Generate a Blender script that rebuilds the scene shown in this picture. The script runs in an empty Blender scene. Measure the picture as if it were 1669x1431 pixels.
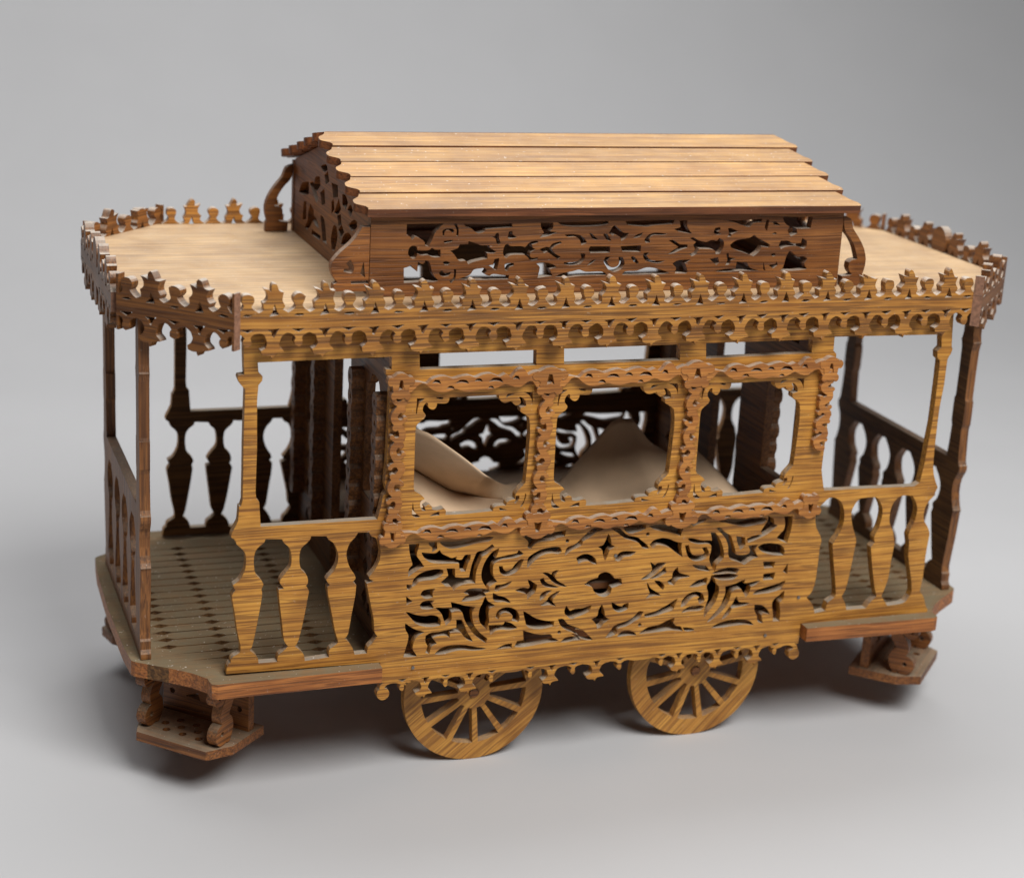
import bpy, bmesh, math, random
import numpy as np
from mathutils import Vector, Matrix
from mathutils.geometry import delaunay_2d_cdt
random.seed(7); rng = np.random.RandomState(5)

# ---------------------------------------------------------------- camera, light, exposure
SC = bpy.context.scene
COL = SC.collection
CAM_F, YAW, PITCH, ROLL = 2974.71688, 0.35214, 0.29813, 0.05587     # focal length in photo pixels, angles in rad
CAM_P = np.array([-0.29306, -1.01645, 0.56003])
PW, PH = 1669.0, 1431.0
cy_, sy_, cp_, sp_ = math.cos(YAW), math.sin(YAW), math.cos(PITCH), math.sin(PITCH)
FWD = np.array([sy_*cp_, cy_*cp_, -sp_]); RGT = np.array([cy_, -sy_, 0.0]); UPV = np.cross(RGT, FWD)
R2 = math.cos(ROLL)*RGT + math.sin(ROLL)*UPV; U2 = -math.sin(ROLL)*RGT + math.cos(ROLL)*UPV
cam = bpy.data.cameras.new('camera'); camo = bpy.data.objects.new('camera', cam); COL.objects.link(camo)
cam.sensor_fit = 'HORIZONTAL'; cam.sensor_width = 36.0; cam.lens = 36.0*CAM_F/PW
cam.clip_start = 0.02; cam.clip_end = 60
cam.dof.use_dof = True; cam.dof.focus_distance = 1.13; cam.dof.aperture_fstop = 6.0
camo.matrix_world = Matrix(((R2[0], U2[0], -FWD[0], CAM_P[0]), (R2[1], U2[1], -FWD[1], CAM_P[1]),
                            (R2[2], U2[2], -FWD[2], CAM_P[2]), (0, 0, 0, 1)))
SC.camera = camo
W_ = bpy.data.worlds.new('World'); SC.world = W_; W_.use_nodes = True
W_.node_tree.nodes['Background'].inputs[0].default_value = (0.80, 0.83, 0.90, 1)
W_.node_tree.nodes['Background'].inputs[1].default_value = 0.03
def area(name, loc, target, sx, sy, power, color=(1, 1, 1)):
    L = bpy.data.lights.new(name, 'AREA'); L.shape = 'RECTANGLE'; L.size = sx; L.size_y = sy
    L.energy = power; L.color = color
    o = bpy.data.objects.new(name, L); COL.objects.link(o)
    o.location = loc; o.rotation_euler = (Vector(target)-Vector(loc)).to_track_quat('-Z', 'Y').to_euler()
    return o
area('overhead_softbox', (0.10, 0.72, 1.70), (0.12, 0.45, 0.0), 2.0, 0.9, 20.0, (1.0, 0.99, 0.985))
area('front_softbox', (0.36, -1.02, 1.62), (0.15, 0.05, 0.15), 0.95, 0.95, 36.5, (1.0, 0.985, 0.96))
SC.view_settings.view_transform = 'Standard'; SC.view_settings.look = 'None'
SC.view_settings.gamma = 1.0; SC.view_settings.exposure = 0.10; SC.view_settings.use_curve_mapping = False
SC.render.engine = 'CYCLES'

# ---------------------------------------------------------------- pixels of the photograph -> points on a known plane
def ray(px, py): return FWD + R2*((px-PW/2)/CAM_F) - U2*((py-PH/2)/CAM_F)
def atY(p, Y):
    d = ray(*p); q = CAM_P + d*((Y-CAM_P[1])/d[1]); return (q[0], q[2])
def atZ(p, Z):
    d = ray(*p); q = CAM_P + d*((Z-CAM_P[2])/d[2]); return (q[0], q[1])
def zm(ox, oy, s, pts): return [(ox+x*s, oy+y*s) for x, y in pts]     # coordinates read in an enlargement -> photo pixels
def onY(pts, Y): return [atY(p, Y) for p in pts]

# ---------------------------------------------------------------- materials
def N(nt, t, **kw):
    n = nt.nodes.new(t)
    for k, v in kw.items(): setattr(n, k, v)
    return n
def wood(name, light, mid, dark, axis='X', dust=0.55, dustcol=(0.36, 0.31, 0.235), rough=0.48, rot=0.0, pores=1.0, sheen=0.0, scale=1.0):
    m = bpy.data.materials.new(name); m.use_nodes = True; nt = m.node_tree; L = nt.links.new
    bs = nt.nodes['Principled BSDF']
    tc = N(nt, 'ShaderNodeTexCoord'); oi = N(nt, 'ShaderNodeObjectInfo')
    off = N(nt, 'ShaderNodeVectorMath', operation='SCALE'); off.inputs[0].default_value = (3.7, 5.3, 4.1); L(oi.outputs['Random'], off.inputs['Scale'])
    add = N(nt, 'ShaderNodeVectorMath', operation='ADD'); L(tc.outputs['Object'], add.inputs[0]); L(off.outputs[0], add.inputs[1])
    rm = N(nt, 'ShaderNodeMapping'); rm.inputs['Rotation'].default_value = (0, rot, 0); L(add.outputs[0], rm.inputs[0])
    # slow wander of the grain
    wn = N(nt, 'ShaderNodeTexNoise'); wn.inputs['Scale'].default_value = 11.0; wn.inputs['Detail'].default_value = 1.0; L(rm.outputs[0], wn.inputs['Vector'])
    ws = N(nt, 'ShaderNodeVectorMath', operation='SCALE'); ws.inputs['Scale'].default_value = 0.0035; L(wn.outputs['Color'], ws.inputs[0])
    wa = N(nt, 'ShaderNodeVectorMath', operation='ADD'); L(rm.outputs[0], wa.inputs[0]); L(ws.outputs[0], wa.inputs[1])
    def noise(along, across, detail, rough_=0.6, sc=1.0):
        mp = N(nt, 'ShaderNodeMapping')
        v = [across*scale]*3; v['XYZ'.index(axis)] = along*scale; mp.inputs['Scale'].default_value = v
        L(wa.outputs[0], mp.inputs[0])
        t = N(nt, 'ShaderNodeTexNoise'); t.inputs['Scale'].default_value = sc; t.inputs['Detail'].default_value = detail
        t.inputs['Roughness'].default_value = rough_; L(mp.outputs[0], t.inputs['Vector']); return t.outputs['Fac']
    def ramp(src, a, b, ca, cb):
        r = N(nt, 'ShaderNodeValToRGB'); r.color_ramp.elements[0].position = a; r.color_ramp.elements[1].position = b
        r.color_ramp.elements[0].color = (*ca, 1); r.color_ramp.elements[1].color = (*cb, 1); L(src, r.inputs[0]); return r.outputs[0]
    def mix(f, a, b, bt='MIX'):
        x = N(nt, 'ShaderNodeMix', data_type='RGBA', blend_type=bt)
        if isinstance(f, float): x.inputs[0].default_value = f
        else: L(f, x.inputs[0])
        for s, v in ((x.inputs[6], a), (x.inputs[7], b)):
            if isinstance(v, tuple): s.default_value = (*v, 1)
            else: L(v, s)
        return x.outputs[2]
    bands = ramp(noise(5, 250, 4.0), 0.36, 0.62, mid, light)
    streak = ramp(noise(10, 820, 2.0), 0.40, 0.58, (0.70, 0.61, 0.50), (1.08, 1.06, 1.02))
    col = mix(0.75, bands, streak, 'MULTIPLY')
    pore = ramp(noise(22, 850, 1.0, 0.5), 0.54, 0.62, (0, 0, 0), (1, 1, 1))
    pore2 = ramp(noise(11, 480, 1.0, 0.5), 0.57, 0.61, (0, 0, 0), (1, 1, 1))
    pm = N(nt, 'ShaderNodeMath', operation='MULTIPLY'); pm.inputs[1].default_value = 0.62*pores; L(pore, pm.inputs[0])
    col = mix(pm.outputs[0], col, dark)
    pm2 = N(nt, 'ShaderNodeMath', operation='MULTIPLY'); pm2.inputs[1].default_value = 0.55*pores; L(pore2, pm2.inputs[0])
    col = mix(pm2.outputs[0], col, dark)
    # blotches of wear and handling
    bl = N(nt, 'ShaderNodeTexNoise'); bl.inputs['Scale'].default_value = 38.0; bl.inputs['Detail'].default_value = 4.0; L(add.outputs[0], bl.inputs['Vector'])
    col = mix(0.8, col, ramp(bl.outputs['Fac'], 0.32, 0.62, (0.74, 0.67, 0.62), (1.06, 1.06, 1.08)), 'MULTIPLY')
    tone = N(nt, 'ShaderNodeMapRange'); tone.inputs[3].default_value = 0.86; tone.inputs[4].default_value = 1.10; L(oi.outputs['Random'], tone.inputs[0])
    cb = N(nt, 'ShaderNodeCombineColor'); [L(tone.outputs[0], cb.inputs[i]) for i in range(3)]
    col = mix(1.0, col, cb.outputs[0], 'MULTIPLY')
    # dust lying on faces that look up
    ge = N(nt, 'ShaderNodeNewGeometry'); sx = N(nt, 'ShaderNodeSeparateXYZ'); L(ge.outputs['Normal'], sx.inputs[0])
    du = N(nt, 'ShaderNodeMapRange'); du.inputs[1].default_value = 0.25; du.inputs[2].default_value = 0.95; L(sx.outputs[2], du.inputs[0])
    dn = N(nt, 'ShaderNodeTexNoise'); dn.inputs['Scale'].default_value = 120.0; dn.inputs['Detail'].default_value = 5.0; L(add.outputs[0], dn.inputs['Vector'])
    dr = ramp(dn.outputs['Fac'], 0.25, 0.75, (0.55, 0.55, 0.55), (1, 1, 1))
    dm = N(nt, 'ShaderNodeMath', operation='MULTIPLY'); L(du.outputs[0], dm.inputs[0]); L(dr, dm.inputs[1])
    dm2 = N(nt, 'ShaderNodeMath', operation='MULTIPLY'); dm2.inputs[1].default_value = dust; L(dm.outputs[0], dm2.inputs[0])
    col = mix(dm2.outputs[0], col, dustcol)
    # loose specks of lint and pale dust
    sp = N(nt, 'ShaderNodeTexNoise'); sp.inputs['Scale'].default_value = 520.0; sp.inputs['Detail'].default_value = 1.0; L(add.outputs[0], sp.inputs['Vector'])
    spr = ramp(sp.outputs['Fac'], 0.725, 0.775, (0, 0, 0), (1, 1, 1))
    sm = N(nt, 'ShaderNodeMath', operation='MULTIPLY_ADD'); L(du.outputs[0], sm.inputs[0]); sm.inputs[1].default_value = 0.75; sm.inputs[2].default_value = 0.12
    sm2 = N(nt, 'ShaderNodeMath', operation='MULTIPLY'); L(spr, sm2.inputs[0]); L(sm.outputs[0], sm2.inputs[1])
    col = mix(sm2.outputs[0], col, (0.72, 0.66, 0.58))
    L(col, bs.inputs['Base Color'])
    rr = N(nt, 'ShaderNodeMapRange'); rr.inputs[3].default_value = rough-0.08; rr.inputs[4].default_value = rough+0.16; L(bl.outputs['Fac'], rr.inputs[0])
    rd = N(nt, 'ShaderNodeMath', operation='MULTIPLY_ADD'); L(dm2.outputs[0], rd.inputs[0]); rd.inputs[1].default_value = 0.3; L(rr.outputs[0], rd.inputs[2])
    L(rd.outputs[0], bs.inputs['Roughness'])
    bs.inputs['Specular IOR Level'].default_value = 0.42
    bu = N(nt, 'ShaderNodeBump'); bu.inputs['Strength'].default_value = 0.35; bu.inputs['Distance'].default_value = 0.0004
    hb = N(nt, 'ShaderNodeMath', operation='SUBTRACT'); L(dn.outputs['Fac'], hb.inputs[0]); L(pore, hb.inputs[1]); L(hb.outputs[0], bu.inputs['Height'])
    bv = N(nt, 'ShaderNodeBevel', samples=3); bv.inputs['Radius'].default_value = 0.0005; L(bv.outputs[0], bu.inputs['Normal'])
    L(bu.outputs[0], bs.inputs['Normal'])
    return m
def plain(name, c, rough=0.6, metal=0.0, var=0.12, sc=60):
    m = bpy.data.materials.new(name); m.use_nodes = True; nt = m.node_tree; bs = nt.nodes['Principled BSDF']
    t = N(nt, 'ShaderNodeTexNoise'); t.inputs['Scale'].default_value = sc; t.inputs['Detail'].default_value = 4
    tc = N(nt, 'ShaderNodeTexCoord'); nt.links.new(tc.outputs['Object'], t.inputs['Vector'])
    r = N(nt, 'ShaderNodeValToRGB'); r.color_ramp.elements[0].position = .3; r.color_ramp.elements[1].position = .7
    r.color_ramp.elements[0].color = (*[v*(1-var) for v in c], 1); r.color_ramp.elements[1].color = (*[min(1, v*(1+var)) for v in c], 1)
    nt.links.new(t.outputs['Fac'], r.inputs[0]); nt.links.new(r.outputs[0], bs.inputs['Base Color'])
    bs.inputs['Roughness'].default_value = rough; bs.inputs['Metallic'].default_value = metal
    return m
OAK = ((0.60, 0.298, 0.053), (0.49, 0.222, 0.037), (0.16, 0.060, 0.014))
RED = ((0.52, 0.225, 0.050), (0.40, 0.155, 0.034), (0.14, 0.05, 0.015))
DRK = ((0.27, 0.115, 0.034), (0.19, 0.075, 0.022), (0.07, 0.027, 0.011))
M_PANEL = wood('golden oak', *OAK, dust=0.92, dustcol=(0.36, 0.345, 0.295))
M_TRIM = wood('reddish oak trim', *RED, dust=0.85, dustcol=(0.46, 0.42, 0.35), pores=0.6)
M_CORN = wood('oak cornice', (0.50, 0.24, 0.048), (0.36, 0.155, 0.031), (0.10, 0.04, 0.013), dust=0.95, dustcol=(0.62, 0.57, 0.50))  # pale dust here also paints in varnish glints along the crest tops
M_CORN2 = wood('darker oak cornice', (0.30, 0.125, 0.032), (0.20, 0.078, 0.021), (0.08, 0.03, 0.011), dust=0.9, dustcol=(0.60, 0.55, 0.48), rough=0.40)  # darker wood tone for the cut-corner and end strips
M_CLER = wood('dark oak', (0.31, 0.125, 0.032), (0.22, 0.082, 0.021), (0.085, 0.031, 0.011), dust=0.7, dustcol=(0.5, 0.46, 0.39))
M_ROOF = wood('bleached roof board', (0.66, 0.44, 0.21), (0.50, 0.33, 0.17), (0.33, 0.21, 0.12), dust=0.35, dustcol=(0.55, 0.47, 0.38), rough=0.42, pores=0.35)
M_PLANK = wood('worn roof plank', (0.66, 0.37, 0.10), (0.47, 0.235, 0.065), (0.20, 0.09, 0.035), dust=0.28, dustcol=(0.60, 0.50, 0.40), rough=0.40, pores=0.5)
M_FLOOR = wood('dusty floor board', (0.33, 0.16, 0.055), (0.24, 0.11, 0.035), (0.1, 0.045, 0.02), dust=0.94, dustcol=(0.215, 0.178, 0.108), rough=0.6, pores=0.5)
M_WHEEL = wood('oak wheel', (0.58, 0.295, 0.06), (0.44, 0.20, 0.04), (0.20, 0.08, 0.02), rot=0.75)
M_EDGE = wood('unfaded red edge', (0.27, 0.095, 0.032), (0.17, 0.058, 0.020), (0.07, 0.026, 0.011), dust=0.2, rough=0.5)
M_END = plain('rough end grain', (0.25, 0.125, 0.075), 0.7, var=0.35, sc=420)
M_INNER = wood('shade-darkened oak', (0.20, 0.10, 0.033), (0.14, 0.066, 0.022), (0.05, 0.024, 0.010), dust=0.9, dustcol=(0.40, 0.38, 0.32), rough=0.7)  # dark brown that paints shade into inward faces and floor slots
M_FEDGE = wood('red-brown floor edge', (0.46, 0.175, 0.045), (0.32, 0.115, 0.030), (0.12, 0.042, 0.014), dust=0.3)
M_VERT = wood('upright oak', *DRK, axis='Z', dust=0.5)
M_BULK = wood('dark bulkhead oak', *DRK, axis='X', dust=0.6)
M_STEP = wood('dusty step oak', (0.34, 0.135, 0.036), (0.23, 0.086, 0.024), (0.08, 0.03, 0.012), dust=0.75, dustcol=(0.33, 0.28, 0.20))
M_LEATHER = plain('pale felt', (0.64, 0.46, 0.30), 0.85, var=0.10, sc=45)
M_NAIL = plain('dull steel nail', (0.22, 0.2, 0.18), 0.45, 0.8)
M_BACK = plain('pale grey paper', (0.52, 0.523, 0.534), 0.75, var=0.012, sc=9)

# ---------------------------------------------------------------- geometry helpers
def smooth(pts, n=3, corner=58):
    P = [np.array(p, float) for p in pts]; k = len(P); out = []
    def turn(i):
        a, b = P[i]-P[i-1], P[(i+1) % k]-P[i]
        return abs(math.degrees(math.atan2(a[0]*b[1]-a[1]*b[0], a@b)))
    C = [turn(i) > corner for i in range(k)]
    for i in range(k):
        p0, p1, p2, p3 = P[i-1], P[i], P[(i+1) % k], P[(i+2) % k]
        if C[i]: p0 = p1 - (p2-p1)*0.5
        if C[(i+1) % k]: p3 = p2 + (p2-p1)*0.5
        out.append(tuple(p1))
        if C[i] and C[(i+1) % k]: continue
        for j in range(1, n):
            t = j/n
            q = 0.5*((2*p1)+(-p0+p2)*t+(2*p0-5*p1+4*p2-p3)*t*t+(-p0+3*p1-3*p2+p3)*t**3)
            out.append(tuple(q))
    return out
def circ(cx, cy, r, n=14, ry=None, a0=0.0): return [(cx+r*math.cos(a0+2*math.pi*i/n), cy+(ry or r)*math.sin(a0+2*math.pi*i/n)) for i in range(n)]
def rect(x0, y0, x1, y1): return [(x0, y0), (x1, y0), (x1, y1), (x0, y1)]
def ccw(p):
    a = sum(p[i-1][0]*p[i][1]-p[i][0]*p[i-1][1] for i in range(len(p)))
    return p if a > 0 else p[::-1]
def plate_mesh(name, outers, holes, thick, bev=0.0):
    """flat sawn board: union of outers minus holes, local X across, Z up, Y from 0 (front) to thick"""
    verts, faces = [], []
    no = len(outers)
    for poly in list(outers)+list(holes):
        poly = ccw([(float(a), float(b)) for a, b in poly])
        faces.append(list(range(len(verts), len(verts)+len(poly)))); verts += [Vector(p) for p in poly]
    V, E_, F, _, _, OF = delaunay_2d_cdt(verts, [], faces, 0, 1e-7)
    keep = [f for f, of in zip(F, OF) if any(i < no for i in of) and not any(i >= no for i in of)]
    cnt = {}
    for f in keep:
        for i in range(3):
            a, b = f[i], f[(i+1) % 3]; cnt[(a, b)] = 1
    border = [e for e in cnt if (e[1], e[0]) not in cnt]
    used = sorted({i for f in keep for i in f}); idx = {v: i for i, v in enumerate(used)}; n = len(used)
    pts = [(V[i][0], 0.0, V[i][1]) for i in used]+[(V[i][0], thick, V[i][1]) for i in used]
    fs = [tuple(idx[i] for i in f) for f in keep]+[tuple(idx[i]+n for i in reversed(f)) for f in keep]
    fs += [(idx[b], idx[a], idx[a]+n, idx[b]+n) for a, b in border]
    me = bpy.data.meshes.new(name); me.from_pydata(pts, [], fs); me.update()
    return me
def link(name, me, mat, parent=None, loc=(0, 0, 0), rz=0.0, scale=(1, 1, 1)):
    if mat and not me.materials: me.materials.append(mat)
    o = bpy.data.objects.new(name, me); COL.objects.link(o)
    if parent is not None: o.parent = parent
    o.location = loc; o.rotation_euler = (0, 0, rz); o.scale = scale
    return o
def plate(name, outers, holes, thick, mat, parent=None, loc=(0, 0, 0), rz=0.0):
    return link(name, plate_mesh(name, outers, holes, thick), mat, parent, loc, rz)
def box_mesh(name, x0, y0, z0, x1, y1, z1, bev=0.0006):
    bm = bmesh.new(); bmesh.ops.create_cube(bm, size=1.0)
    for v in bm.verts: v.co = Vector(((x0+x1)/2+v.co.x*(x1-x0), (y0+y1)/2+v.co.y*(y1-y0), (z0+z1)/2+v.co.z*(z1-z0)))
    if bev: bmesh.ops.bevel(bm, geom=bm.edges[:], offset=bev, segments=2, affect='EDGES', profile=0.5)
    me = bpy.data.meshes.new(name); bm.to_mesh(me); bm.free(); return me
def slab_mesh(name, outers, holes, z0, z1, mats=None):
    """horizontal board: plan outlines in x,y between z0 and z1"""
    me = plate_mesh(name, outers, holes, z1-z0)
    for v in me.vertices: x, d, y = v.co; v.co = (x, y, z1-d)      # rotation of the upright board on to its back
    me.update()
    if mats:
        for m in mats: me.materials.append(m)
        for p in me.polygons: p.material_index = 0 if p.normal.z > .9 else 1
    return me
def cyl_mesh(name, r, length, n=20, axis='Y'):
    bm = bmesh.new(); bmesh.ops.create_cone(bm, cap_ends=True, segments=n, radius1=r, radius2=r, depth=length)
    if axis == 'Y': bmesh.ops.rotate(bm, verts=bm.verts, cent=(0, 0, 0), matrix=Matrix.Rotation(math.pi/2, 3, 'X'))
    me = bpy.data.meshes.new(name); bm.to_mesh(me); bm.free(); return me

W = 0.252           # body width, outer face to outer face
T = 0.0058          # board thickness
ZF = 0.0845         # platform floor
ZR = 0.3145         # top of the flat roof
XM = 0.15           # middle of the length

# ---------------------------------------------------------------- the setting: a paper sweep
def sweep():
    prof = []; y0, r = 0.95, 1.1
    prof += [(-2.2, 0.0), (-1.2, 0.0), (0.0, 0.0), (y0, 0.0)]
    for i in range(1, 25):
        a = math.radians(90*i/24); prof.append((y0+r*math.sin(a), r-r*math.cos(a)))
    prof.append((y0+r, 3.2))
    xs = [-3.0, -1.0, 0.0, 1.0, 2.0, 4.0]
    v = [(x, y, z) for (y, z) in prof for x in xs]; nx = len(xs)
    f = [(i*nx+j, i*nx+j+1, (i+1)*nx+j+1, (i+1)*nx+j) for i in range(len(prof)-1) for j in range(nx-1)]
    me = bpy.data.meshes.new('backdrop'); me.from_pydata(v, [], f)
    for p in me.polygons: p.use_smooth = True
    o = link('backdrop', me, M_BACK); o['kind'] = 'structure'
    return o
sweep()

tram = bpy.data.objects.new('model_tram', None); COL.objects.link(tram); tram.location = (XM, W/2, 0)
tram['label'] = 'antique brown fretwork wooden toy horse tram with spoked wheels and plank clerestory roof'
tram['category'] = 'model tram'
TI = Matrix.Translation((-XM, -W/2, 0))
def part(o):          # hang a part that was built in scene coordinates under the tram
    if o.parent is None:
        o.parent = tram; o.matrix_parent_inverse = TI
    return o

# ---------------------------------------------------------------- side panels, traced on the plane y = 0
A = lambda pts: onY(zm(600, 820, 0.22360, pts), 0)
B = lambda pts: onY(zm(940, 800, 0.23765, pts), 0)
def AB(a, b): return onY(zm(600, 820, 0.22360, a)+zm(940, 800, 0.23765, b), 0)
fret = [A(p) for p in (
 [(530,285),(640,283),(760,265),(870,250),(905,250),(880,270),(790,285),(720,305),(640,322),(590,322),(550,305)],
 [(450,292),(495,290),(497,330),(472,348),(475,320),(455,305)],
 [(398,366),(430,370),(490,372),(520,352),(535,374),(580,395),(610,408),(640,396),(632,412),(665,420),(690,412),(710,385),(740,382),(738,410),(720,440),(705,490),(680,492),(672,470),(670,432),(600,430),(520,432),(460,425),(420,400)],
 [(305,305),(365,302),(360,330),(350,360),(352,395),(375,425),(398,460),(370,475),(330,500),(298,525),(305,480),(330,450),(318,400),(308,350)],
 [(328,600),(335,565),(360,535),(400,510),(460,492),(510,487),(540,492),(540,510),(510,535),(470,550),(420,555),(370,565),(345,590)],
 [(903,308),(912,318),(870,360),(830,385),(812,420),(790,470),(778,520),(775,578),(735,578),(680,590),(645,608),(625,628),(608,602),(570,600),(540,576),(572,548),(590,525),(580,482),(626,482),(628,545),(690,550),(742,545),(752,490),(765,440),(785,390),(802,360),(850,348)],
 [(948,337),(905,365),(870,410),(845,460),(832,515),(838,560),(858,595),(874,622),(882,604),(930,570),(912,545),(903,505),(905,460),(925,428),(975,404),(1040,396),(1095,384),(1125,368),(1100,352),(1085,370),(1020,385),(960,398),(918,410),(935,375)],
 [(960,465),(975,465),(985,492),(1010,500),(1050,485),(1075,450),(1110,418),(1126,415),(1110,450),(1085,490),(1040,515),(1000,522),(970,505)],
 [(1165,462),(1170,410),(1190,385),(1250,350),(1310,332),(1360,325),(1395,328),(1405,350),(1385,362),(1340,358),(1290,365),(1240,390),(1200,425)],
 [(1120,228),(1200,238),(1240,218),(1300,215),(1370,215),(1435,205),(1430,235),(1380,245),(1350,262),(1260,272),(1215,290),(1185,325),(1170,320),(1175,280),(1150,250)],
 [(928,630),(935,603),(985,597),(1040,574),(1010,602),(970,615),(942,636)],
 [(915,662),(940,677),(980,687),(1010,702),(1030,722),(990,712),(940,712),(918,698)],
 [(705,650),(740,630),(800,626),(850,632),(880,640),(855,648),(800,646),(740,660)],
 [(690,710),(720,680),(780,662),(840,656),(850,672),(800,695),(740,705)],
 [(390,665),(410,640),(480,628),(465,650),(465,680),(430,690),(400,680)],
 [(385,740),(410,720),(475,712),(455,735),(470,760),(430,768),(390,762)],
 [(288,600),(322,602),(300,625),(288,620)], [(282,690),(312,715),(285,735)],
 [(1082,635),(1130,622),(1170,630),(1185,605),(1170,565),(1195,580),(1225,600),(1215,640),(1190,665),(1165,690),(1160,660),(1120,645)],
 [(1280,510),(1310,515),(1340,530),(1350,505),(1380,492),(1365,515),(1355,535),(1375,570),(1440,605),(1395,595),(1350,570),(1320,535)],
 [(1260,560),(1275,552),(1290,580),(1330,600),(1380,612),(1310,607),(1275,590)],
 [(1258,700),(1262,670),(1290,648),(1330,638),(1300,660),(1280,685)],
 [(1265,742),(1310,710),(1320,690),(1350,665),(1390,645),(1360,675),(1340,700),(1340,725),(1360,745),(1325,735)],
 [(285,798),(320,812),(370,825),(420,828),(460,822),(500,830),(522,855),(520,885),(460,895),(400,890),(350,870),(315,830)],
 [(275,885),(300,905),(350,930),(400,940),(370,955),(340,985),(320,1030),(320,1070),(345,1110),(300,1115),(265,1115),(280,1060),(295,1010),(300,960),(280,920)],
 [(500,765),(545,770),(620,768),(610,728),(650,738),(700,752),(770,762),(752,800),(755,850),(770,900),(810,950),(862,990),(855,1010),(790,965),(740,900),(710,850),(690,790),(650,777),(600,790),(600,850),(570,880),(555,840),(540,800)],
 [(650,855),(680,855),(700,900),(720,950),(755,1000),(720,985),(690,950),(660,932),(590,937),(590,970),(560,957),(500,962),(460,982),(490,1020),(455,1045),(440,1090),(425,1085),(440,1040),(425,1010),(425,970),(460,950),(520,943),(600,925),(650,912)],
 [(855,690),(870,720),(915,745),(880,765),(870,810),(875,850),(870,880),(862,912),(825,870),(812,820),(820,770),(840,730)],
 [(885,897),(930,894),(985,890),(1000,870),(1040,880),(1078,908),(1030,918),(975,914),(930,922),(895,950)],
 [(935,830),(950,790),(990,768),(1040,768),(1080,790),(1097,830),(1090,858),(1055,850),(1060,815),(1030,795),(990,790),(960,810),(948,838)],
 [(1137,795),(1170,815),(1220,845),(1290,862),(1350,865),(1345,890),(1290,905),(1220,910),(1165,895),(1150,850)],
 [(1135,935),(1200,955),(1260,965),(1325,960),(1340,985),(1380,1000),(1300,1010),(1200,1030),(1120,1042),(1075,1040),(1090,1010),(1140,1003)],
 [(948,1058),(1000,1035),(1042,1028),(1040,1048),(990,1050)],
 [(495,1095),(530,1065),(580,1045),(650,1038),(720,1042),(790,1055),(850,1060),(760,1068),(700,1062),(640,1068),(580,1085),(530,1095)],
 [(1412,1008),(1440,985),(1480,975),(1520,978),(1540,990),(1500,992),(1450,1005)],
)]
fret.append(AB([(1440,372),(1455,330),(1500,310),(1530,290)], [(60,308),(120,260),(180,262),(140,274),(90,312),(40,342)]) + A([(1550,304),(1500,328),(1465,350)]))
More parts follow.
